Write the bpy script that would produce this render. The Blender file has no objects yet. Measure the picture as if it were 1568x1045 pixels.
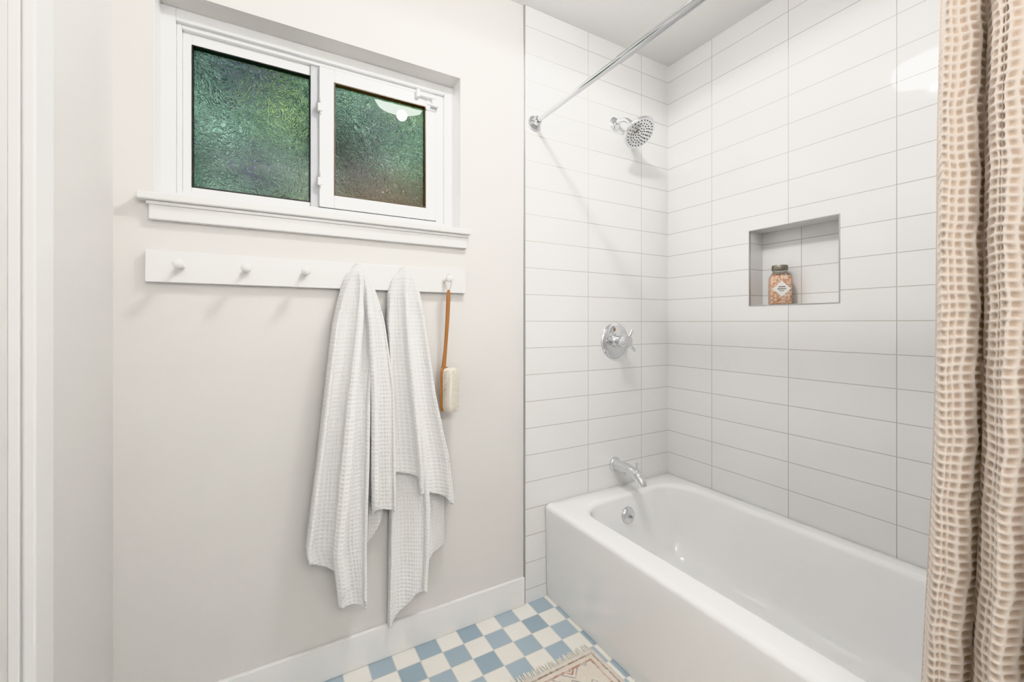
import bpy, bmesh, math, random
from math import sin, cos, pi, sqrt, radians
from mathutils import Vector, Matrix
random.seed(3)
scene = bpy.context.scene
try:
    scene.view_settings.view_transform = 'Khronos PBR Neutral'
except Exception:
    scene.view_settings.view_transform = 'Standard'
scene.view_settings.look = 'None'
scene.view_settings.exposure = 0.0

# ------------------------------------------------------------ helpers
def link(o, parent=None):
    scene.collection.objects.link(o)
    if parent: o.parent = parent
    return o
def empty(name, loc=(0,0,0)):
    o = bpy.data.objects.new(name, None); o.location = loc
    o.empty_display_size = 0.05
    return link(o)
def mesh(name, verts, faces, mat=None, parent=None, smooth=False, uvs=None):
    me = bpy.data.meshes.new(name)
    me.from_pydata([tuple(v) for v in verts], [], faces)
    me.update()
    if uvs is not None:
        l = me.uv_layers.new(name="UVMap")
        for lp in me.loops: l.data[lp.index].uv = uvs[lp.vertex_index]
    if smooth:
        me.polygons.foreach_set("use_smooth", [True]*len(me.polygons))
    o = bpy.data.objects.new(name, me)
    if mat: me.materials.append(mat)
    link(o, parent)
    return o
def fixn(o):
    bm = bmesh.new(); bm.from_mesh(o.data)
    bmesh.ops.recalc_face_normals(bm, faces=bm.faces); bm.to_mesh(o.data); bm.free()
    return o
BF = [(0,3,2,1),(4,5,6,7),(0,1,5,4),(1,2,6,5),(2,3,7,6),(3,0,4,7)]
def boxv(x0,x1,y0,y1,z0,z1):
    return [(x0,y0,z0),(x1,y0,z0),(x1,y1,z0),(x0,y1,z0),(x0,y0,z1),(x1,y0,z1),(x1,y1,z1),(x0,y1,z1)]
def boxes(name, bl, mat, parent=None, bevel=0, seg=2):
    V=[];F=[]
    for b in bl:
        n=len(V); V+=boxv(*b); F+=[tuple(i+n for i in f) for f in BF]
    o = mesh(name,V,F,mat,parent)
    if bevel:
        m=o.modifiers.new("bevel",'BEVEL'); m.width=bevel; m.segments=seg; m.limit_method='ANGLE'
    return o
def basis(d):
    d=Vector(d).normalized()
    a=Vector((0,0,1)) if abs(d.z)<.9 else Vector((1,0,0))
    u=d.cross(a).normalized(); v=d.cross(u).normalized()
    return u,v,d
def lathe(name, prof, origin, axis, mat, parent=None, n=40, smooth=True):
    u,v,d=basis(axis); o=Vector(origin); V=[];F=[]
    for (r,h) in prof:
        for i in range(n):
            a=2*pi*i/n
            V.append(o+d*h+u*(r*cos(a))+v*(r*sin(a)))
    for k in range(len(prof)-1):
        for i in range(n):
            j=(i+1)%n
            F.append((k*n+i,k*n+j,(k+1)*n+j,(k+1)*n+i))
    F.append(tuple(range(n))); F.append(tuple((len(prof)-1)*n+i for i in range(n)))
    ob=mesh(name,V,F,mat,parent,smooth); fixn(ob)
    m=ob.modifiers.new("es",'EDGE_SPLIT'); m.split_angle=radians(38)
    return ob
def tube(name, pts, rad, mat, parent=None, n=20, sx=1.0):
    V=[];F=[]; P=[Vector(p) for p in pts]; m=len(P)
    if not isinstance(rad,(list,tuple)): rad=[rad]*m
    u0=None
    for k,p in enumerate(P):
        t=(P[min(k+1,m-1)]-P[max(k-1,0)]).normalized()
        if u0 is None: u,v,_=basis(t)
        else:
            u=(u0-t*u0.dot(t)).normalized(); v=t.cross(u)
        u0=u
        for i in range(n):
            a=2*pi*i/n
            V.append(p+u*(rad[k]*cos(a)*sx)+v*(rad[k]*sin(a)))
    for k in range(m-1):
        for i in range(n):
            j=(i+1)%n; F.append((k*n+i,k*n+j,(k+1)*n+j,(k+1)*n+i))
    F.append(tuple(range(n))); F.append(tuple((m-1)*n+i for i in range(n)))
    ob=mesh(name,V,F,mat,parent,True); fixn(ob)
    md=ob.modifiers.new("es",'EDGE_SPLIT'); md.split_angle=radians(50)
    return ob
def bez(p0,p1,p2,p3,n=14):
    p0,p1,p2,p3=map(Vector,(p0,p1,p2,p3)); R=[]
    for i in range(n+1):
        t=i/n; R.append(p0*(1-t)**3+p1*3*t*(1-t)**2+p2*3*t*t*(1-t)+p3*t**3)
    return R
def interp(pts, x):
    if x<=pts[0][0]: return pts[0][1]
    for (a,b),(c,d) in zip(pts,pts[1:]):
        if x<=c:
            t=(x-a)/(c-a); return b+(d-b)*t
    return pts[-1][1]

# ------------------------------------------------------------ material helpers
def newmat(name):
    m=bpy.data.materials.new(name); m.use_nodes=True
    nt=m.node_tree; b=nt.nodes['Principled BSDF']
    return m,nt,b
def N(nt,t,**k):
    n=nt.nodes.new(t)
    for a,v in k.items(): setattr(n,a,v)
    return n
def simple(name,col,rough=.5,metal=0,bump=0,bscale=200,coat=0,var=0.0,spec=None):
    m,nt,b=newmat(name)
    b.inputs['Base Color'].default_value=(*col,1)
    b.inputs['Roughness'].default_value=rough
    b.inputs['Metallic'].default_value=metal
    b.inputs['Coat Weight'].default_value=coat
    if spec is not None: b.inputs['Specular IOR Level'].default_value=spec
    geo=N(nt,'ShaderNodeNewGeometry')
    if bump:
        no=N(nt,'ShaderNodeTexNoise'); no.inputs['Scale'].default_value=bscale; no.inputs['Detail'].default_value=3
        nt.links.new(geo.outputs['Position'],no.inputs['Vector'])
        bp=N(nt,'ShaderNodeBump'); bp.inputs['Strength'].default_value=bump; bp.inputs['Distance'].default_value=.002
        nt.links.new(no.outputs['Fac'],bp.inputs['Height']); nt.links.new(bp.outputs['Normal'],b.inputs['Normal'])
    if var:
        n2=N(nt,'ShaderNodeTexNoise'); n2.inputs['Scale'].default_value=4
        nt.links.new(geo.outputs['Position'],n2.inputs['Vector'])
        r=N(nt,'ShaderNodeValToRGB')
        r.color_ramp.elements[0].position=.3; r.color_ramp.elements[1].position=.7
        r.color_ramp.elements[0].color=(*[c*(1-var) for c in col],1)
        r.color_ramp.elements[1].color=(*[min(1,c*(1+var)) for c in col],1)
        nt.links.new(n2.outputs['Fac'],r.inputs['Fac']); nt.links.new(r.outputs['Color'],b.inputs['Base Color'])
    return m
def tilemat(name, ua, va, uo, vo, tw=.33, th=.1097):
    m,nt,b=newmat(name); L=nt.links.new
    geo=N(nt,'ShaderNodeNewGeometry'); sp=N(nt,'ShaderNodeSeparateXYZ'); L(geo.outputs['Position'],sp.inputs[0])
    au=N(nt,'ShaderNodeMath',operation='ADD'); au.inputs[1].default_value=uo+tw*20
    av=N(nt,'ShaderNodeMath',operation='ADD'); av.inputs[1].default_value=vo+th*20
    L(sp.outputs[ua],au.inputs[0]); L(sp.outputs[va],av.inputs[0])
    cb=N(nt,'ShaderNodeCombineXYZ'); L(au.outputs[0],cb.inputs[0]); L(av.outputs[0],cb.inputs[1])
    br=N(nt,'ShaderNodeTexBrick'); br.offset=0; br.squash=1
    br.inputs['Scale'].default_value=1; br.inputs['Brick Width'].default_value=tw; br.inputs['Row Height'].default_value=th
    br.inputs['Mortar Size'].default_value=.0015; br.inputs['Mortar Smooth'].default_value=.15; br.inputs['Bias'].default_value=0
    br.inputs['Color1'].default_value=(.84,.838,.833,1); br.inputs['Color2'].default_value=(.86,.858,.853,1)
    br.inputs['Mortar'].default_value=(.52,.505,.47,1)
    L(cb.outputs[0],br.inputs['Vector']); L(br.outputs['Color'],b.inputs['Base Color'])
    rr=N(nt,'ShaderNodeMapRange'); rr.inputs['To Min'].default_value=.05; rr.inputs['To Max'].default_value=.8
    L(br.outputs['Fac'],rr.inputs['Value']); L(rr.outputs[0],b.inputs['Roughness'])
    no=N(nt,'ShaderNodeTexNoise'); no.inputs['Scale'].default_value=9; no.inputs['Detail'].default_value=1
    L(geo.outputs['Position'],no.inputs['Vector'])
    b1=N(nt,'ShaderNodeBump'); b1.inputs['Strength'].default_value=.25; b1.inputs['Distance'].default_value=.004
    L(no.outputs['Fac'],b1.inputs['Height'])
    iv=N(nt,'ShaderNodeMath',operation='SUBTRACT'); iv.inputs[0].default_value=1; L(br.outputs['Fac'],iv.inputs[1])
    b2=N(nt,'ShaderNodeBump'); b2.inputs['Strength'].default_value=.4; b2.inputs['Distance'].default_value=.001
    L(iv.outputs[0],b2.inputs['Height']); L(b1.outputs['Normal'],b2.inputs['Normal']); L(b2.outputs['Normal'],b.inputs['Normal'])
    b.inputs['IOR'].default_value=1.6
    return m

M_wall=simple("paint_wall",(.775,.757,.735),.55,bump=.12,bscale=260)
M_wallc=simple("paint_wall_side",(.79,.778,.76),.5,bump=.12,bscale=260)
M_ceil=simple("paint_ceiling",(.90,.893,.88),.7,bump=.15,bscale=180)
M_trim=simple("trim_white",(.88,.876,.868),.32,bump=.03,bscale=60)
M_vinyl=simple("vinyl_white",(.88,.885,.89),.28,bump=.02,bscale=60)
M_enamel=simple("tub_enamel",(.93,.93,.93),.07,coat=.5,bump=.01,bscale=12)
M_chrome=simple("chrome",(.76,.77,.79),.05,1,bump=.01,bscale=30)
M_rod=simple("chrome_rod",(.60,.61,.63),.10,1,bump=.01,bscale=30)
M_chrome2=simple("chrome_brushed",(.45,.46,.48),.25,1,bump=.02,bscale=300)
M_alu=simple("edge_trim_metal",(.50,.50,.49),.35,.8,bump=.02)
M_dark=simple("rubber_dark",(.03,.03,.032),.5,bump=.05)
M_gasket=simple("gasket_brown",(.10,.07,.04),.4,bump=.05)
M_wood=simple("brush_wood",(.44,.20,.075),.4,bump=.2,bscale=90,var=.15)
M_tA=tilemat("tile_back",'X','Z',.188,-.0545)
M_tB=tilemat("tile_side",'Y','Z',.253,-.0545)
M_tS=tilemat("tile_shelf",'Y','X',.253,.02)

# ------------------------------------------------------------ room
H=2.44; XL=-2.11; YB=-2.6
WX0,WX1,WZ0,WZ1=-2.027,-1.126,1.493,2.066
wt=.16
boxes("wall_back",[(XL-.1,WX0,0,wt,0,H),(WX1,.2,0,wt,0,H),(WX0,WX1,0,wt,0,WZ0-.001),(WX0,WX1,0,wt,WZ1,H)],M_wall)
boxes("wall_back_tile",[(-.848,0,-.008,0,0,H)],M_tA)
boxes("trim_1",[(-.852,-.848,-.0095,0,0,H)],M_alu)
# right wall with niche
NY0,NY1,NZ0,NZ1,ND=-.753,-.429,1.218,1.529,.096
def wall_right():
    ys=[YB,NY0,NY1,0]; zs=[0,NZ0,NZ1,H]; V=[];F=[]
    for y in ys:
        for z in zs: V.append((0,y,z))
    for i in range(3):
        for j in range(3):
            if i==1 and j==1: continue
            a=i*4+j; F.append((a,a+1,a+5,a+4))
    n=len(V); V+=[(ND,NY0,NZ0),(ND,NY0,NZ1),(ND,NY1,NZ1),(ND,NY1,NZ0)]
    a,b,c,d=5,6,10,9
    F.append((n,n+1,n+2,n+3)) # back
    F+= [(a,b,n+1,n),(d,n+3,n+2,c),(b,c,n+2,n+1),(a,n,n+3,d)]
    k=len(V); V+=[(.2,YB,0),(.2,0,0),(.2,0,H),(.2,YB,H)]; F.append((k,k+1,k+2,k+3))
    o=mesh("wall_right",V,F,M_tB)
    o.data.materials.append(M_tA); o.data.materials.append(M_tS)
    P=o.data.polygons
    P[9].material_index=1; P[10].material_index=1; P[11].material_index=2; P[12].material_index=2
wall_right()
w=.0035
boxes("trim_2",[(-.0015,.006,NY0-w,NY1+w,NZ1-.0005,NZ1+w),(-.0015,.006,NY0-w,NY1+w,NZ0-w,NZ0+.0005),
     (-.0015,.006,NY0-w,NY0+.0005,NZ0,NZ1),(-.0015,.006,NY1-.0005,NY1+w,NZ0,NZ1)],M_alu)
# left wall with door opening
DY0,DY1,DZ=-1.28,-.477,2.03
boxes("wall_left",[(XL-.12,XL,DY1,0,0,H),(XL-.12,XL,YB,DY0,0,H),(XL-.12,XL,DY0,DY1,DZ,H)],M_wallc)
d=empty("door_1",(0,0,0))
boxes("slab",[(XL-.055,XL-.015,DY0+.003,DY1-.003,.008,DZ-.003)],M_wallc,d,.002)
boxes("jamb",[(XL-.015,XL-.002,DY1-.008,DY1,0,DZ),(XL-.015,XL-.002,DY0,DY0+.008,0,DZ),(XL-.015,XL-.002,DY0,DY1,DZ-.008,DZ)],M_trim,d,.001)
lathe("knob",[(.03,0),(.03,.006),(.012,.012),(.012,.03),(.026,.042),(.028,.055),(.02,.066),(.001,.068)],(XL-.015,DY0+.07,.95),(1,0,0),M_chrome2,d)
boxes("trim_3",[(XL,XL+.016,DY1-.004,DY1+.067,0,DZ+.07),(XL,XL+.016,DY0-.068,DY0+.004,0,DZ+.07),(XL,XL+.016,DY0,DY1,DZ-.004,DZ+.07)],M_trim,None,.003)
boxes("wall_front",[(XL-.1,.2,YB-.1,YB,0,H)],M_wall)
boxes("wall_alcove",[(-.848,-.001,YB+.001,-1.532,0,H-.001)],M_tA)
boxes("ceiling",[(XL-.2,.3,YB-.1,wt,H,H+.1)],M_ceil)
# floor
m,nt,b=newmat("floor_checker_tile"); L=nt.links.new
geo=N(nt,'ShaderNodeNewGeometry'); mp=N(nt,'ShaderNodeMapping',vector_type='POINT')
P=.079
mp.inputs['Scale'].default_value=(1/P,1/P,0); mp.inputs['Location'].default_value=(.9145/P+40,.0055/P+40,.5)
L(geo.outputs['Position'],mp.inputs['Vector'])
ck=N(nt,'ShaderNodeTexChecker'); ck.inputs['Scale'].default_value=1
L(mp.outputs[0],ck.inputs['Vector'])
nz=N(nt,'ShaderNodeTexWhiteNoise'); fl=N(nt,'ShaderNodeVectorMath',operation='FLOOR'); L(mp.outputs[0],fl.inputs[0]); L(fl.outputs[0],nz.inputs['Vector'])
r1=N(nt,'ShaderNodeValToRGB'); r1.color_ramp.elements[0].color=(.34,.44,.51,1); r1.color_ramp.elements[1].color=(.44,.53,.59,1)
r2=N(nt,'ShaderNodeValToRGB'); r2.color_ramp.elements[0].color=(.84,.81,.75,1); r2.color_ramp.elements[1].color=(.89,.87,.82,1)
L(nz.outputs['Value'],r1.inputs['Fac']); L(nz.outputs['Value'],r2.inputs['Fac'])
L(r2.outputs[0],ck.inputs['Color1']); L(r1.outputs[0],ck.inputs['Color2'])
br=N(nt,'ShaderNodeTexBrick'); br.offset=0
br.inputs['Scale'].default_value=1; br.inputs['Brick Width'].default_value=1; br.inputs['Row Height'].default_value=1; br.inputs['Mortar Size'].default_value=.02
L(mp.outputs[0],br.inputs['Vector'])
mx=N(nt,'ShaderNodeMix',data_type='RGBA'); L(br.outputs['Fac'],mx.inputs['Factor']); L(ck.outputs['Color'],mx.inputs['A']); mx.inputs['B'].default_value=(.70,.68,.64,1)
L(mx.outputs['Result'],b.inputs['Base Color']); b.inputs['Roughness'].default_value=.3
bp=N(nt,'ShaderNodeBump',invert=True); bp.inputs['Strength'].default_value=.4; bp.inputs['Distance'].default_value=.001
L(br.outputs['Fac'],bp.inputs['Height']); L(bp.outputs['Normal'],b.inputs['Normal'])
boxes("floor",[(XL-.2,.3,YB-.1,wt,-.1,0)],m)
boxes("baseboard_back",[(XL,-.853,-.014,0,0,.112)],M_trim,None,.003)
boxes("baseboard_left",[(XL,XL+.014,DY1+.069,-.015,0,.112)],M_trim,None,.003)

# ------------------------------------------------------------ window
win=empty("window_1")
def frame(name,x0,x1,z0,z1,wl,wr,wb,wtp,y0,y1,mat,bev=.002):
    return boxes(name,[(x0,x0+wl,y0,y1,z0,z1),(x1-wr,x1,y0,y1,z0,z1),(x0+wl,x1-wr,y0,y1,z0,z0+wb),(x0+wl,x1-wr,y0,y1,z1-wtp,z1)],mat,win,bev)
frame("outer_frame",WX0,WX1,WZ0,WZ1,.036,.036,.034,.036,.078,.15,M_vinyl)
frame("inner_step",WX0+.036,WX1-.036,WZ0+.034,WZ1-.036,.012,.030,.010,.012,.092,.15,M_vinyl)
frame("fixed_frame",WX0+.048,-1.612,1.537,2.018,.022,.020,.018,.033,.108,.148,M_vinyl)
frame("gasket_fixed",-1.957,-1.632,1.555,1.985,.0035,.0035,.0035,.0035,.1065,.13,M_dark,0)
boxes("track_post",[(-1.632,-1.606,.100,.148,1.537,2.018)],simple("vinyl_grey",(.5,.51,.53),.4,bump=.02),win,.001)  # shade of the track painted as a grey strip of vinyl
frame("slider_sash",-1.606,-1.193,1.540,2.016,.047,.041,.045,.044,.088,.118,M_vinyl,.003)
frame("gasket_slider",-1.5595,-1.2335,1.5845,1.9725,.004,.004,.004,.004,.0865,.112,M_gasket,0)
boxes("latches",[(-1.612,-1.596,.074,.09,1.86,1.885),(-1.612,-1.596,.074,.09,1.61,1.635),(-1.604,-1.599,.078,.09,1.60,1.66),(-1.604,-1.599,.078,.09,1.85,1.91)],M_vinyl,win,.002)
boxes("night_latch",[(-1.27,-1.20,.070,.088,2.0,2.008),(-1.275,-1.262,.066,.088,1.992,2.02),(-1.215,-1.185,.066,.088,1.975,1.995),(-1.235,-1.19,.060,.07,1.968,1.974)],M_vinyl,win,.002)
# obscure glass
m,nt,b=newmat("obscure_glass"); L=nt.links.new
nt.nodes.remove(b); out=nt.nodes['Material Output']
geo=N(nt,'ShaderNodeNewGeometry')
def ridge(scale,dist,det,k):
    n0=N(nt,'ShaderNodeTexNoise'); n0.inputs['Scale'].default_value=scale; n0.inputs['Detail'].default_value=det; n0.inputs['Distortion'].default_value=dist
    n0.inputs['Roughness'].default_value=.55
    L(geo.outputs['Position'],n0.inputs['Vector'])
    s=N(nt,'ShaderNodeMath',operation='SUBTRACT'); s.inputs[1].default_value=.5; L(n0.outputs['Fac'],s.inputs[0])
    a=N(nt,'ShaderNodeMath',operation='ABSOLUTE'); L(s.outputs[0],a.inputs[0])
    q=N(nt,'ShaderNodeMath',operation='POWER'); q.inputs[1].default_value=.6; L(a.outputs[0],q.inputs[0])
    w_=N(nt,'ShaderNodeMath',operation='MULTIPLY'); w_.inputs[1].default_value=k; L(q.outputs[0],w_.inputs[0]); return w_
ra=ridge(22,2.4,2,1.0); rb_=ridge(50,1.8,2,.5)
ad=N(nt,'ShaderNodeMath',operation='ADD'); L(ra.outputs[0],ad.inputs[0]); L(rb_.outputs[0],ad.inputs[1])
bp=N(nt,'ShaderNodeBump'); bp.inputs['Strength'].default_value=1; bp.inputs['Distance'].default_value=.007
L(ad.outputs[0],bp.inputs['Height'])
rf=N(nt,'ShaderNodeBsdfRefraction'); rf.inputs['IOR'].default_value=1.22; rf.inputs['Roughness'].default_value=.01
rf.inputs['Color'].default_value=(.97,.98,.96,1); L(bp.outputs['Normal'],rf.inputs['Normal'])
g1=N(nt,'ShaderNodeBsdfGlossy'); g1.inputs['Roughness'].default_value=.015
g2=N(nt,'ShaderNodeBsdfGlossy'); g2.inputs['Roughness'].default_value=.20; L(bp.outputs['Normal'],g2.inputs['Normal'])
mA=N(nt,'ShaderNodeMixShader'); mA.inputs[0].default_value=.045; L(rf.outputs[0],mA.inputs[1]); L(g2.outputs[0],mA.inputs[2])
mB=N(nt,'ShaderNodeMixShader'); mB.inputs[0].default_value=.035; L(mA.outputs[0],mB.inputs[1]); L(g1.outputs[0],mB.inputs[2])
L(mB.outputs[0],out.inputs['Surface'])
M_glass=m
mesh("glass_fixed",[(-1.957,.125,1.555),(-1.632,.125,1.555),(-1.632,.125,1.985),(-1.957,.125,1.985)],[(0,1,2,3)],M_glass,win)
mesh("glass_slider",[(-1.5595,.104,1.5845),(-1.2335,.104,1.5845),(-1.2335,.104,1.9725),(-1.5595,.104,1.9725)],[(0,1,2,3)],M_glass,win)
boxes("trim_4",[(WX0,WX0+.002,-.0005,.078,WZ0,WZ1),(WX1-.002,WX1,-.0005,.078,WZ0,WZ1)],M_trim)
sill=empty("window_sill")
boxes("stool",[(-2.0575,-1.099,-.038,0,1.473,1.493),(WX0+.003,WX1-.003,0,.078,1.473,1.493)],M_trim,sill,.004,3)
boxes("apron",[(-2.035,-1.108,-.018,0,1.424,1.473)],M_trim,sill,.003)
boxes("apron_bead",[(-2.04,-1.104,-.024,-.018,1.463,1.473)],M_trim,sill,.002)

# ------------------------------------------------------------ outside
m,nt,b=newmat("hedge_foliage"); L=nt.links.new
geo=N(nt,'ShaderNodeNewGeometry'); 
n1=N(nt,'ShaderNodeTexNoise'); n1.inputs['Scale'].default_value=4.6; n1.inputs['Detail'].default_value=5; n1.inputs['Roughness'].default_value=.6
mpv=N(nt,'ShaderNodeMapping'); mpv.inputs['Location'].default_value=(.35,0,1.3); L(geo.outputs['Position'],mpv.inputs['Vector']); L(mpv.outputs[0],n1.inputs['Vector'])
sc_=N(nt,'ShaderNodeMapRange'); sc_.inputs['From Min'].default_value=.33; sc_.inputs['From Max'].default_value=.67; L(n1.outputs['Fac'],sc_.inputs['Value'])
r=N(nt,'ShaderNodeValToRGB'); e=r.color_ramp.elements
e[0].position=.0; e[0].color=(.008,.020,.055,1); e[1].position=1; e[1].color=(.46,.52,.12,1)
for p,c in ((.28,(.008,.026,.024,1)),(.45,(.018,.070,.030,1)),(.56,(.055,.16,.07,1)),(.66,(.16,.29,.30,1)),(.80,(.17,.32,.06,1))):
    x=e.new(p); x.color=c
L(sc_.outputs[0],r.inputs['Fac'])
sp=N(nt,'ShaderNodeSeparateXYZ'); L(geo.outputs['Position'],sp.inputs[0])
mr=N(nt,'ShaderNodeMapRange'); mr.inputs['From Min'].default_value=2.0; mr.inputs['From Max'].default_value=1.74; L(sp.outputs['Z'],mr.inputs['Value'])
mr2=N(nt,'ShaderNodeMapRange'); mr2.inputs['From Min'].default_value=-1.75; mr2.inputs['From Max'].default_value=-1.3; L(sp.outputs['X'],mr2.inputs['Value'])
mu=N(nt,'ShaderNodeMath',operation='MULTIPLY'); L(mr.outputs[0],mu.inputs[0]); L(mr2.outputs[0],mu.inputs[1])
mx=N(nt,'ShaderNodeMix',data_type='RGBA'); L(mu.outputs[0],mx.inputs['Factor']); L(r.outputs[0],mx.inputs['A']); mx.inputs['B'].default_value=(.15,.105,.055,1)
L(mx.outputs['Result'],b.inputs['Base Color']); b.inputs['Roughness'].default_value=.7
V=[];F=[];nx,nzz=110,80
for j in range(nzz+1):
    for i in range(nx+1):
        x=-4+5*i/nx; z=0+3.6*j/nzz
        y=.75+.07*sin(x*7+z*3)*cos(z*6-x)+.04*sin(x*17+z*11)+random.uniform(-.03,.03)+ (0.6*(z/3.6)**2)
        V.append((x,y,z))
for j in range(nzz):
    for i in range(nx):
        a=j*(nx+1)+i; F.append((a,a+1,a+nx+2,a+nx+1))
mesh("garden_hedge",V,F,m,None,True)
boxes("ground_outside",[(-5,2,.2,4,-.12,-.02)],simple("soil",(.12,.09,.06),.9,bump=.5,bscale=20))

# ------------------------------------------------------------ bathtub
def rr(x0,x1,y0,y1,r,z,nc=9):
    P=[]
    for cx,cy,a0 in ((x1-r,y1-r,0),(x0+r,y1-r,90),(x0+r,y0+r,180),(x1-r,y0+r,270)):
        for k in range(nc):
            a=radians(a0+90*k/(nc-1)); P.append((cx+r*cos(a),cy+r*sin(a),z))
    return P
def loft(name,rings,mat,parent=None,cap0=False,cap1=True,smooth=True,split=None):
    V=[];F=[];n=len(rings[0])
    for R in rings: V+=R
    for k in range(len(rings)-1):
        for i in range(n):
            j=(i+1)%n; F.append((k*n+i,k*n+j,(k+1)*n+j,(k+1)*n+i))
    if cap0: F.append(tuple(range(n)))
    if cap1: F.append(tuple((len(rings)-1)*n+i for i in range(n)))
    o=mesh(name,V,F,mat,parent,smooth); fixn(o)
    if split: 
        m=o.modifiers.new("es",'EDGE_SPLIT'); m.split_angle=radians(split)
    return o
tub=empty("bathtub")
TX0,TX1,TY0,TY1,TZ=-.752,-.001,-1.530,-.009,.389
R=[rr(TX0+.012,TX1,TY0,TY1,.006,0.001), rr(TX0+.006,TX1,TY0,TY1,.006,.05), rr(TX0+.002,TX1,TY0,TY1,.006,TZ-.05)]
for k in range(7):
    a=radians(90*k/6); q=.020
    R.append(rr(TX0+q*(1-cos(a)),TX1-q*.3*(1-cos(a)),TY0+q*.3*(1-cos(a)),TY1-q*.3*(1-cos(a)),.008,TZ-q*(1-sin(a))))
ix0,ix1,iy0,iy1=TX0+.082,TX1-.050,TY0+.10,TY1-.075
R.append(rr(ix0-.02,ix1+.02,iy0-.02,iy1+.02,.13,TZ))
for k in range(7):
    a=radians(90*k/6); q=.022
    R.append(rr(ix0+q*sin(a),ix1-q*sin(a),iy0+q*sin(a),iy1-q*sin(a),.12,TZ-q*(1-cos(a))))
ix0+=.022; ix1-=.022; iy0+=.022; iy1-=.022
for z,ins,ey,r_ in ((.33,.006,.012,.12),(.26,.014,.035,.12),(.18,.026,.07,.12),(.12,.042,.11,.12),(.09,.060,.14,.12),(.07,.085,.17,.11),(.062,.115,.20,.09)):
    R.append(rr(ix0+ins,ix1-ins,iy0+ins+ey,iy1-ins,r_,z))
loft("tub_shell",R,M_enamel,tub,split=50)
lathe("overflow_plate",[(.001,.016),(.022,.016),(.030,.013),(.036,.006),(.037,-.004)],(-.385,-.113,.300),(0,-1,.10),M_chrome,tub)
lathe("overflow_lever",[(.006,0),(.006,.012),(.001,.014)],(-.385,-.129,.300),(0,-1,.1),M_chrome2,tub,n=16)
lathe("drain",[(.03,0),(.03,.004),(.024,.006),(.001,.003)],(-.385,-.33,.0625),(0,0,1),M_chrome,tub)

# ------------------------------------------------------------ shower fittings
sh=empty("shower_head")
sx=-.362
lathe("flange",[(.031,0),(.031,.004),(.024,.010),(.014,.014)],(sx,-.0085,2.066),(0,-1,0),M_chrome,sh)
arm=bez((sx,-.01,2.066),(sx,-.07,2.075),(sx,-.09,2.055),(sx,-.118,2.020))
tube("arm",arm,.0105,M_chrome,sh)
hd=Vector((0,-.66,-.75)).normalized()
o0=Vector((sx,-.112,2.024))
lathe("ball_collar",[(.012,-.004),(.018,.0),(.020,.010),(.016,.018),(.014,.022),(.022,.028),(.024,.034)],o0,hd,M_chrome,sh)
lathe("head",[(.022,.030),(.028,.036),(.040,.044),(.058,.056),(.070,.066),(.0725,.074),(.069,.079),(.065,.0785)],o0,hd,M_chrome,sh,n=56)
fc=o0+hd*.0785
lathe("face",[(.065,-.002),(.0645,.0008),(.051,.0012),(.050,.0003),(.048,.0012),(.001,.0012)],fc,hd,M_chrome,sh,n=48)
u,v,_=basis(hd); V=[];F=[]
for ring,cnt in ((.010,6),(.021,10),(.033,14),(.043,18),(.057,24)):
    for k in range(cnt):
        a=2*pi*k/cnt; c=fc+u*(ring*cos(a))+v*(ring*sin(a)); n=len(V); q=.0026
        for h,rd in ((.001,q),(.004,q*.7)):
            for t in range(6):
                V.append(c+hd*h+u*(rd*cos(t*pi/3))+v*(rd*sin(t*pi/3)))
        F+=[(n+t,n+(t+1)%6,n+6+(t+1)%6,n+6+t) for t in range(6)]+[tuple(n+6+t for t in range(6))]
mesh("nozzles",V,F,M_dark,sh)

va=empty("shower_valve")
lathe("escutcheon",[(.083,0),(.083,.003),(.078,.009),(.060,.013),(.040,.015),(.034,.016)],(sx,-.0085,1.062),(0,-1,0),M_chrome,va,n=64)
lathe("hub",[(.034,.012),(.032,.026),(.027,.030),(.026,.060),(.030,.064),(.030,.082),(.026,.088),(.001,.090)],(sx,-.0085,1.062),(0,-1,0),M_chrome,va)
c=Vector((sx,-.085,1.062))
for k,a in enumerate((-50,-170,70)):
    a=radians(a); dd=Vector((cos(a),-.25,sin(a))).normalized()
    tube("lever_%d"%(k+1),[c+dd*.015,c+dd*.035,c+dd*.055,c+dd*.060],[.010,.0085,.0075,.004],M_chrome,va,n=14)

spo=empty("tub_spout")
lathe("flange",[(.032,0),(.032,.004),(.029,.010),(.025,.012)],(sx,-.0085,.492),(0,-1,0),M_chrome,spo)
pts=bez((sx,-.012,.492),(sx,-.10,.492),(sx,-.165,.495),(sx,-.180,.442),18)
tube("body",pts,[.025]*6+[.0245,.024,.0235,.023,.0225,.022,.0215,.021,.0205,.020,.0195,.019,.0185],M_chrome,spo,n=28)
tube("diverter",[(sx,-.145,.500),(sx,-.145,.522),(sx,-.145,.534)],[.004,.004,.006],M_chrome,spo,n=12)

rod=empty("shower_curtain_rod")
RX=-.805; RZ=1.968
tube("inner_rod",[(RX,-.012,RZ),(RX,-.60,RZ)],.0108,M_rod,rod,n=24)
tube("outer_rod",[(RX,-.50,RZ),(RX,-1.53,RZ)],.0132,M_rod,rod,n=24)
lathe("flange_back",[(.031,0),(.031,.006),(.028,.012),(.018,.02),(.017,.034),(.012,.036)],(RX,-.0085,RZ),(0,-1,0),M_rod,rod)
lathe("flange_end",[(.031,0),(.031,.006),(.028,.012),(.018,.02),(.017,.034),(.012,.036)],(RX,-1.5315,RZ),(0,1,0),M_rod,rod)

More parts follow.
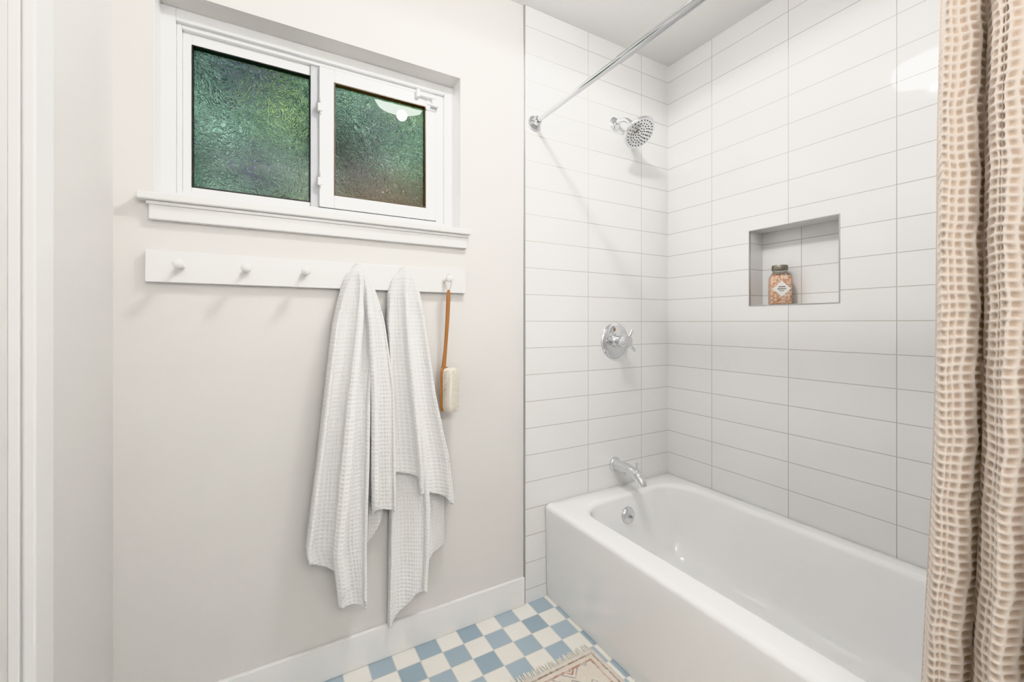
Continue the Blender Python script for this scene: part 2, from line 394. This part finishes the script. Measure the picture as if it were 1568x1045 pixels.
# ------------------------------------------------------------ shower curtain
m,nt,b=newmat("curtain_waffle"); L=nt.links.new
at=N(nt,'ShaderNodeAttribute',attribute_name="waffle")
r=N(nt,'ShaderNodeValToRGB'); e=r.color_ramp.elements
e[0].position=.05; e[0].color=(.50,.39,.31,1); e[1].position=.85; e[1].color=(.76,.685,.62,1)  # pit shade painted into the ramp: darker tan in the weave recesses
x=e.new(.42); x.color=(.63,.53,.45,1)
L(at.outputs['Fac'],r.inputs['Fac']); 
tc=N(nt,'ShaderNodeTexNoise'); tc.inputs['Scale'].default_value=700; tc.inputs['Detail'].default_value=2
geo=N(nt,'ShaderNodeNewGeometry'); L(geo.outputs['Position'],tc.inputs['Vector'])
bp=N(nt,'ShaderNodeBump'); bp.inputs['Strength'].default_value=.5; bp.inputs['Distance'].default_value=.002
L(tc.outputs['Fac'],bp.inputs['Height']); L(bp.outputs['Normal'],b.inputs['Normal'])
L(r.outputs[0],b.inputs['Base Color']); b.inputs['Roughness'].default_value=.9; b.inputs['Sheen Weight'].default_value=.15
cur=empty("shower_curtain")
Lc=.56; zt,zb=1.925,.10
ds=.0020; ns=int(Lc/ds); nz_=int((zt-zb)/.0021)
cs,cz=.0155,.0140
V=[];F=[];W=[]
def cpath(s,z):
    q=(zt-z)/(zt-zb)
    k=.45+.04*q
    y0=-1.243+.045*q+.004*sin(q*9)
    ph=2*pi*(s/.128)+.5*sin(q*4+1)*q - 2.4
    A=.020+.006*q
    x=RX-.002 - A*cos(ph) - .006*cos(2.3*ph+1+q*2)
    y=y0-k*s+.0025*sin(2*ph+.4)
    return Vector((x,y,z))
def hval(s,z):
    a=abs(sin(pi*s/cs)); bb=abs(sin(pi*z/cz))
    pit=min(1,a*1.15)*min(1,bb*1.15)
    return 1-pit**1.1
for j in range(nz_+1):
    z=zt-(zt-zb)*j/nz_
    for i in range(ns+1):
        s=Lc*i/ns
        p=cpath(s,z); t=(cpath(s+.002,z)-cpath(s-.002,z)); nrm=Vector((t.y,-t.x,0)).normalized()
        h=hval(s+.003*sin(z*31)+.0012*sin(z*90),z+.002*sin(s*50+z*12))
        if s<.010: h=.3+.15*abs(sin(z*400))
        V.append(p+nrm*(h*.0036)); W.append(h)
for j in range(nz_):
    for i in range(ns):
        a=j*(ns+1)+i; F.append((a,a+1,a+ns+2,a+ns+1))
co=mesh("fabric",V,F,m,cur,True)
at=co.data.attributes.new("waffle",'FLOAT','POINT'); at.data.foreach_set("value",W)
for k in range(7):
    y=-1.262-.036*k
    pts=[(RX+.020*cos(a),y,RZ-.006+.026*sin(a)) for a in [2*pi*t/20 for t in range(21)]]
    tube("ring_%d"%(k+1),pts,.002,M_chrome,cur,n=8)

# ------------------------------------------------------------ peg rail
pr=empty("peg_rail")
boxes("board",[(-2.042,-1.116,-.020,0,1.255,1.341)],M_trim,pr,.002)
PX=[-1.964+.1528*k for k in range(6)]
for k,x in enumerate(PX):
    lathe("peg_%d"%(k+1),[(.0095,0),(.0085,.006),(.0065,.02),(.0065,.036),(.0085,.044),(.0125,.048),(.0135,.054),(.0125,.060),(.008,.064),(.001,.065)],(x,-.020,1.300),(0,-1,.03),M_trim,pr,n=24)

# ------------------------------------------------------------ towels
m,nt,b=newmat("towel_waffle"); L=nt.links.new
uv=N(nt,'ShaderNodeUVMap'); sp=N(nt,'ShaderNodeSeparateXYZ'); L(uv.outputs[0],sp.inputs[0])
def sn(o):
    a=N(nt,'ShaderNodeMath',operation='MULTIPLY'); a.inputs[1].default_value=pi/.0130; L(o,a.inputs[0])
    s=N(nt,'ShaderNodeMath',operation='SINE'); L(a.outputs[0],s.inputs[0])
    c_=N(nt,'ShaderNodeMath',operation='ABSOLUTE'); L(s.outputs[0],c_.inputs[0]); return c_
a=sn(sp.outputs[0]); c_=sn(sp.outputs[1])
mu=N(nt,'ShaderNodeMath',operation='MULTIPLY'); L(a.outputs[0],mu.inputs[0]); L(c_.outputs[0],mu.inputs[1])
pw=N(nt,'ShaderNodeMath',operation='POWER'); pw.inputs[1].default_value=.8; L(mu.outputs[0],pw.inputs[0])
r=N(nt,'ShaderNodeValToRGB'); e=r.color_ramp.elements; e[0].color=(.98,.98,.975,1); e[1].color=(.92,.915,.905,1)
L(pw.outputs[0],r.inputs['Fac']); L(r.outputs[0],b.inputs['Base Color'])
bp=N(nt,'ShaderNodeBump',invert=True); bp.inputs['Strength'].default_value=.6; bp.inputs['Distance'].default_value=.0026
L(pw.outputs[0],bp.inputs['Height'])
geo=N(nt,'ShaderNodeNewGeometry'); tn=N(nt,'ShaderNodeTexNoise'); tn.inputs['Scale'].default_value=500; L(geo.outputs['Position'],tn.inputs['Vector'])
b2=N(nt,'ShaderNodeBump'); b2.inputs['Strength'].default_value=.25; b2.inputs['Distance'].default_value=.001; L(tn.outputs['Fac'],b2.inputs['Height']); L(bp.outputs[0],b2.inputs['Normal'])
L(b2.outputs[0],b.inputs['Normal']); b.inputs['Roughness'].default_value=.9; b.inputs['Sheen Weight'].default_value=.5
M_towel=m
def sheet(name,parent,Lp,Rp,bot,top,dep,y0,folds,nu=90,nv=230,fabw=.42):
    V=[];F=[];UV=[]
    for j in range(nv+1):
        v=j/nv
        for i in range(nu+1):
            u_=i/nu
            zb_=interp(bot,u_); z=top+(zb_-top)*v
            drop=top-z
            xl=interp(Lp,z); xr=interp(Rp,z)
            zz=z-.018*(2*u_-1)**2*max(0,1-drop/.05)
            D=interp(dep,z)
            shape=max(0,1-(2*u_-1)**2)**.42
            y=-y0-D*shape
            dx=0
            g=min(1,max(0,drop-.02)/.14)*min(1,.6+drop*.6)
            for (k,p,am,dr) in folds:
                a=2*pi*k*u_+p+dr*drop
                y-=am*g*sin(a)*min(1,shape+.25); dx+=am*.8*g*cos(a)*min(1,6*u_*(1-u_))
            x=xl+(xr-xl)*u_+dx
            y=min(y,-.024 if z>1.25 else (-.018 if z<.12 else -.006))
            V.append((x,y,zz)); UV.append((u_*fabw,drop))
    for j in range(nv):
        for i in range(nu):
            a=j*(nu+1)+i; F.append((a,a+1,a+nu+2,a+nu+1))
    o=mesh(name,V,F,M_towel,parent,True,UV)
    s=o.modifiers.new("solid",'SOLIDIFY'); s.thickness=.007; s.offset=0
    return o
t1=empty("bath_towel")
dep=[(.1,.075),(.6,.085),(1.0,.085),(1.2,.078),(1.30,.075),(1.318,.066),(1.328,.045),(1.334,.015)]
sheet("front_fold",t1,[(.24,-1.59),(.34,-1.62),(.455,-1.655),(.735,-1.622),(1.134,-1.580),(1.236,-1.558),(1.309,-1.535),(1.33,-1.522)],
      [(.24,-1.49),(.58,-1.485),(.917,-1.478),(1.134,-1.462),(1.236,-1.468),(1.31,-1.482),(1.33,-1.49)],
      [(0,.455),(.35,.36),(.5,.345),(.62,.26),(.85,.235),(1,.30)],1.334,dep,.025,
      [(2.1,.3,.032,1.2),(4.4,1.0,.008,-1.5)])
sheet("side_fold",t1,[(.5,-1.505),(.917,-1.520),(1.134,-1.515),(1.25,-1.51),(1.33,-1.512)],
      [(.5,-1.388),(.917,-1.393),(1.134,-1.424),(1.239,-1.451),(1.31,-1.480),(1.33,-1.49)],
      [(0,.585),(.45,.575),(.55,.53),(1,.515)],1.331,[(.1,.045),(.6,.055),(1.0,.065),(1.2,.067),(1.30,.068),(1.318,.055),(1.334,.015)],.018,
      [(1.9,2.2,.024,.6),(4.2,.2,.007,1)],fabw=.34)
sheet("rear_layer",t1,[(.3,-1.55),(1.2,-1.52),(1.3,-1.515)],[(.3,-1.42),(.917,-1.42),(1.2,-1.46),(1.3,-1.485)],
      [(0,.33),(.5,.40),(1,.50)],1.30,[(.1,.02),(1.3,.02)],.008,[(1.3,0,.010,.5)],fabw=.3)
t2=empty("bath_towel.001")
sheet("front_fold",t2,[(.6,-1.393),(.906,-1.398),(1.133,-1.408),(1.241,-1.405),(1.2955,-1.388),(1.33,-1.370)],
      [(.508,-1.168),(.670,-1.190),(.906,-1.250),(1.133,-1.287),(1.244,-1.305),(1.30,-1.322),(1.33,-1.340)],
      [(0,.645),(.35,.625),(.5,.57),(.75,.53),(1,.508)],1.334,dep,.025,
      [(2.1,2.6,.030,.9),(4.4,.5,.008,1.5)])
sheet("rear_layer",t2,[(.11,-1.400),(.64,-1.396),(1.241,-1.400),(1.3,-1.385)],
      [(.11,-1.22),(.229,-1.205),(.326,-1.200),(.508,-1.20),(.906,-1.27),(1.2,-1.31),(1.3,-1.33)],
      [(0,.112),(.12,.125),(.35,.215),(.6,.235),(.8,.33),(1,.345)],1.305,[(.1,.055),(.6,.05),(1.2,.03),(1.3,.02)],.008,
      [(1.6,.8,.025,1.6),(3.5,.2,.007,1)])

# ------------------------------------------------------------ bath brush
bb=empty("bath_brush")
bx=PX[5]
M_strap=simple("leather_strap",(.80,.74,.66),.7,bump=.2)
M_pad=simple("bristle_pad",(.90,.85,.77),.95,bump=1.0,bscale=350,var=.05)
pts=[(bx-.002,-.062,1.252),(bx-.012,-.064,1.285),(bx-.008,-.066,1.314),(bx,-.066,1.320),(bx+.008,-.066,1.314),(bx+.010,-.064,1.285),(bx+.002,-.062,1.252)]
tube("strap",pts,.0022,M_strap,bb,n=8)
tube("handle",[(bx,-.062,1.262),(bx-.001,-.062,1.235),(bx-.004,-.060,1.15),(bx-.010,-.056,1.05),(bx-.014,-.050,.99),(bx-.015,-.046,.97)],[.005,.0075,.0068,.0062,.008,.010],M_wood,bb,n=16)
def rrz(x,cy,hw,z0,z1,r): 
    P=rr(cy-hw,cy+hw,z0,z1,r,0,7); return [(x,a,c) for (a,c,_) in P]
h0=0; hp=[]
R=[rrz(h0,0,.020,.835,.980,.016),rrz(h0+.001,0,.025,.828,.987,.021),rrz(h0+.008,0,.026,.827,.988,.022),rrz(h0+.011,0,.024,.829,.986,.020)]
hp.append(loft("paddle",R,M_wood,bb,True,True,split=50))
R=[rrz(h0+.011,0,.023,.834,.980,.018),rrz(h0+.015,0,.028,.830,.984,.020),rrz(h0+.036,0,.031,.828,.986,.022),rrz(h0+.046,0,.027,.831,.983,.020),rrz(h0+.049,0,.020,.838,.976,.014)]
hp.append(loft("bristles",R,M_pad,bb,True,True))
V=[];F=[]
for k in range(1500):
    z=random.uniform(.834,.980); q0=random.random()
    if q0<.5:
        y=random.uniform(-.024,.024); p=Vector((h0+.048,y,z)); dd=Vector((1,random.uniform(-.3,.3),random.uniform(-.3,.3)))
    else:
        sg=-1 if q0<.85 else 1
        x=h0+random.uniform(.018,.043); p=Vector((x,sg*.0290,z)); dd=Vector((random.uniform(-.2,.5),sg,random.uniform(-.3,.3)))
    dd.normalize(); n=len(V); q=.0013
    u,v,_=basis(dd)
    V+=[p+u*q,p-u*.5*q+v*q,p-u*.5*q-v*q,p+dd*.005]; F+=[(n,n+1,n+3),(n+1,n+2,n+3),(n+2,n,n+3)]
hp.append(mesh("bristle_tufts",V,F,M_pad,bb))
MT=Matrix.Translation((bx-.012,-.042,0)) @ Matrix.Rotation(radians(-52),4,'Z')
for o in hp: o.data.transform(MT)

# ------------------------------------------------------------ jar in niche
jar=empty("bath_salt_jar",(.045,-.527,NZ0+.0008)); jar.rotation_euler=(0,0,radians(38))
m,nt,b=newmat("bath_salts"); L=nt.links.new
tc=N(nt,'ShaderNodeTexCoord'); vo=N(nt,'ShaderNodeTexVoronoi'); vo.inputs['Scale'].default_value=170; L(tc.outputs['Object'],vo.inputs['Vector'])
sp=N(nt,'ShaderNodeSeparateXYZ'); L(vo.outputs['Color'],sp.inputs[0])
r=N(nt,'ShaderNodeValToRGB'); e=r.color_ramp.elements; e[0].color=(.58,.27,.15,1); e[1].color=(.88,.74,.63,1); x=e.new(.5); x.color=(.76,.48,.33,1)
L(sp.outputs[0],r.inputs['Fac']); L(r.outputs[0],b.inputs['Base Color'])
bp=N(nt,'ShaderNodeBump'); bp.inputs['Distance'].default_value=.003; L(vo.outputs['Distance'],bp.inputs['Height']); L(bp.outputs[0],b.inputs['Normal'])
b.inputs['Coat Weight'].default_value=.6; b.inputs['Coat Roughness'].default_value=.05
M_salt=m
def rs(h,r,z): return rr(-h,h,-h,h,r,z,7)
loft("salts",[rs(.033,.010,.001),rs(.037,.012,.005),rs(.037,.012,.105),rs(.034,.014,.116),rs(.028,.02,.124)],M_salt,jar,True,True)
m,nt,b=newmat("jar_glass"); b.inputs['Base Color'].default_value=(.75,.74,.70,1); b.inputs['Transmission Weight'].default_value=.85; b.inputs['Roughness'].default_value=.05; b.inputs['IOR'].default_value=1.3
loft("shoulder",[rs(.034,.014,.1165),rs(.0285,.02,.1245),rs(.0255,.0252,.130),rs(.0245,.0242,.136),rs(.0245,.0242,.142)],m,jar,True,True)
lathe("lid",[(.0275,.138),(.0285,.140),(.0285,.156),(.027,.159),(.001,.160)],(0,0,0),(0,0,1),simple("lid_metal",(.28,.26,.22),.4,.7,bump=.1),jar)
M_label=simple("label_paper",(.86,.85,.82),.6,bump=.05)
V=[(-.0385,0,.030),(-.0385,.032,.062),(-.0385,0,.094),(-.0385,-.032,.062)]
V2=[(-.0379,a,b_) for (_,a,b_) in V]
mesh("label",V+V2,[(0,1,2,3),(7,6,5,4),(0,4,5,1),(1,5,6,2),(2,6,7,3),(3,7,4,0)],M_label,jar)
boxes("label_print",[(-.0388,-.0385,-.012,.012,.068,.071),(-.0388,-.0385,-.015,.015,.060,.063),(-.0388,-.0385,-.009,.009,.053,.055)],M_gasket,jar)

# ------------------------------------------------------------ rug
rug=empty("rug")
m,nt,b=newmat("rug_woven"); L=nt.links.new
geo=N(nt,'ShaderNodeNewGeometry'); sp=N(nt,'ShaderNodeSeparateXYZ'); L(geo.outputs['Position'],sp.inputs[0])
vo=N(nt,'ShaderNodeTexVoronoi',feature='F1',distance='MANHATTAN'); vo.inputs['Scale'].default_value=15; vo.inputs['Randomness'].default_value=.55
L(geo.outputs['Position'],vo.inputs['Vector'])
r=N(nt,'ShaderNodeValToRGB'); r.color_ramp.interpolation='CONSTANT'; e=r.color_ramp.elements
e[0].color=(.30,.36,.42,1); e[1].position=.62; e[1].color=(.70,.64,.56,1)
for p,c in ((.16,(.70,.62,.52,1)),(.26,(.42,.20,.15,1)),(.36,(.72,.65,.57,1)),(.50,(.38,.33,.30,1))):
    x=e.new(p); x.color=c
L(vo.outputs['Distance'],r.inputs['Fac'])
def dist(axis,edge,sg):
    a=N(nt,'ShaderNodeMath',operation='MULTIPLY_ADD'); a.inputs[1].default_value=sg; a.inputs[2].default_value=-sg*edge; L(sp.outputs[axis],a.inputs[0]); return a
RX0,RX1,RY0,RY1=-1.36,-.775,-1.25,-.335
mn=N(nt,'ShaderNodeMath',operation='MINIMUM'); L(dist('X',RX1,-1).outputs[0],mn.inputs[0]); L(dist('Y',RY1,-1).outputs[0],mn.inputs[1])
rb=N(nt,'ShaderNodeValToRGB'); rb.color_ramp.interpolation='CONSTANT'; e=rb.color_ramp.elements
mr=N(nt,'ShaderNodeMapRange'); mr.inputs['From Max'].default_value=.1; L(mn.outputs[0],mr.inputs['Value']); L(mr.outputs[0],rb.inputs['Fac'])
e[0].color=(.66,.60,.52,1); e[1].position=.42; e[1].color=(0,0,0,1)
for p,c in ((.14,(.33,.24,.21,1)),(.20,(.70,.63,.54,1)),(.34,(.45,.28,.22,1))):
    x=e.new(p); x.color=c
gt=N(nt,'ShaderNodeMath',operation='GREATER_THAN'); gt.inputs[1].default_value=.42; L(mr.outputs[0],gt.inputs[0])
mx=N(nt,'ShaderNodeMix',data_type='RGBA'); L(gt.outputs[0],mx.inputs['Factor']); L(rb.outputs[0],mx.inputs['A']); L(r.outputs[0],mx.inputs['B'])
nn=N(nt,'ShaderNodeTexNoise'); nn.inputs['Scale'].default_value=60; nn.inputs['Detail'].default_value=6; L(geo.outputs['Position'],nn.inputs['Vector'])
mr3=N(nt,'ShaderNodeMapRange'); mr3.inputs['From Min'].default_value=.42; mr3.inputs['From Max'].default_value=.6; mr3.inputs['To Max'].default_value=.6; L(nn.outputs['Fac'],mr3.inputs['Value'])
mx2=N(nt,'ShaderNodeMix',data_type='RGBA'); L(mr3.outputs[0],mx2.inputs['Factor']); L(mx.outputs['Result'],mx2.inputs['A']); mx2.inputs['B'].default_value=(.74,.70,.65,1)
L(mx2.outputs['Result'],b.inputs['Base Color']); b.inputs['Roughness'].default_value=.95
bp=N(nt,'ShaderNodeBump'); bp.inputs['Distance'].default_value=.003; L(nn.outputs['Fac'],bp.inputs['Height']); L(bp.outputs[0],b.inputs['Normal'])
boxes("pile",[(RX0,RX1,RY0,RY1,.0005,.009)],m,rug,.003)
M_fr=simple("rug_fringe",(.80,.77,.71),.95,bump=.3)
V=[];F=[]
for (yy,sg) in ((RY1,1),(RY0,-1)):
    x=RX0+.003
    while x<RX1-.002:
        ln=random.uniform(.022,.034); jx=random.uniform(-.006,.006); q=.0016; n=len(V)
        V+=[(x-q,yy-.002*sg,.001),(x+q,yy-.002*sg,.001),(x+jx+q,yy+sg*ln,.001),(x+jx-q,yy+sg*ln,.001),
            (x-q,yy-.002*sg,.006),(x+q,yy-.002*sg,.006),(x+jx+q,yy+sg*ln,.003),(x+jx-q,yy+sg*ln,.003)]
        F+=[tuple(i+n for i in f) for f in BF]; x+=.0045
mesh("fringe",V,F,M_fr,rug)

# ------------------------------------------------------------ lamps
def emis(name,col,st):
    m=bpy.data.materials.new(name); m.use_nodes=True; nt=m.node_tree; b=nt.nodes['Principled BSDF']
    b.inputs['Base Color'].default_value=(.9,.9,.9,1); b.inputs['Emission Color'].default_value=(*col,1); b.inputs['Emission Strength'].default_value=st
    return m
cl=empty("ceiling_light",(0,0,0))
LX,LY=-1.10,-.70
lathe("base",[(.17,0),(.17,.012),(.160,.016),(.150,.014)],(LX,LY,H),(0,0,-1),M_trim,cl)
lathe("diffuser",[(.148,.012),(.148,.045),(.140,.062),(.115,.074),(.07,.081),(.001,.084)],(LX,LY,H),(0,0,-1),emis("diffuser_glow",(1,.99,.975),25),cl)
ld=bpy.data.lights.new("bulb",'SPOT'); ld.energy=18; ld.spot_size=radians(176); ld.spot_blend=.15; ld.shadow_soft_size=.028; ld.color=(1,.985,.965)  # added spot below the diffuser for crisper peg shadows, not a fixture part
lo=bpy.data.objects.new("bulb",ld); lo.location=(LX,LY,H-.125); link(lo,cl)
vl=empty("vanity_light")  # unseen globe lamps behind the camera, added as soft fill
boxes("backplate",[(-1.95,-1.15,YB+.001,YB+.03,1.93,2.03)],M_chrome2,vl,.004)
M_gl=emis("globe_glow",(1,.985,.96),62)
for k in range(3):
    x=-1.82+.27*k
    lathe("globe_%d"%(k+1),[(.02,-.04)]+[(.065*sin(a),.065-.065*cos(a)-.065+.05) for a in [radians(15+165*t/12) for t in range(12)]]+[(.001,.1149)],(x,YB+.075,1.98),(0,1,0),M_gl,vl,n=24)

# world + sun outside
w=bpy.data.worlds.new("sky"); scene.world=w; w.use_nodes=True; nt=w.node_tree
bg=nt.nodes['Background']; sky=nt.nodes.new('ShaderNodeTexSky'); sky.sky_type='NISHITA'
sky.sun_disc=False; sky.sun_elevation=radians(50); sky.sun_rotation=radians(160)
nt.links.new(sky.outputs[0],bg.inputs[0]); bg.inputs[1].default_value=.18
sd=bpy.data.lights.new("sun",'SUN'); sd.energy=5.5; sd.angle=radians(2); so=bpy.data.objects.new("sun",sd); link(so)
so.rotation_euler=Vector((.3,.8,-1.2)).to_track_quat('-Z','Y').to_euler()

# ------------------------------------------------------------ camera
cd=bpy.data.cameras.new("camera"); cam=bpy.data.objects.new("camera",cd); link(cam)
cd.sensor_width=36; cd.lens=15.04; cd.shift_y=-.0175; cd.clip_start=.02
cam.location=(-1.76,-1.493,1.144); cam.rotation_euler=(radians(90),0,radians(-29.8))
scene.camera=cam
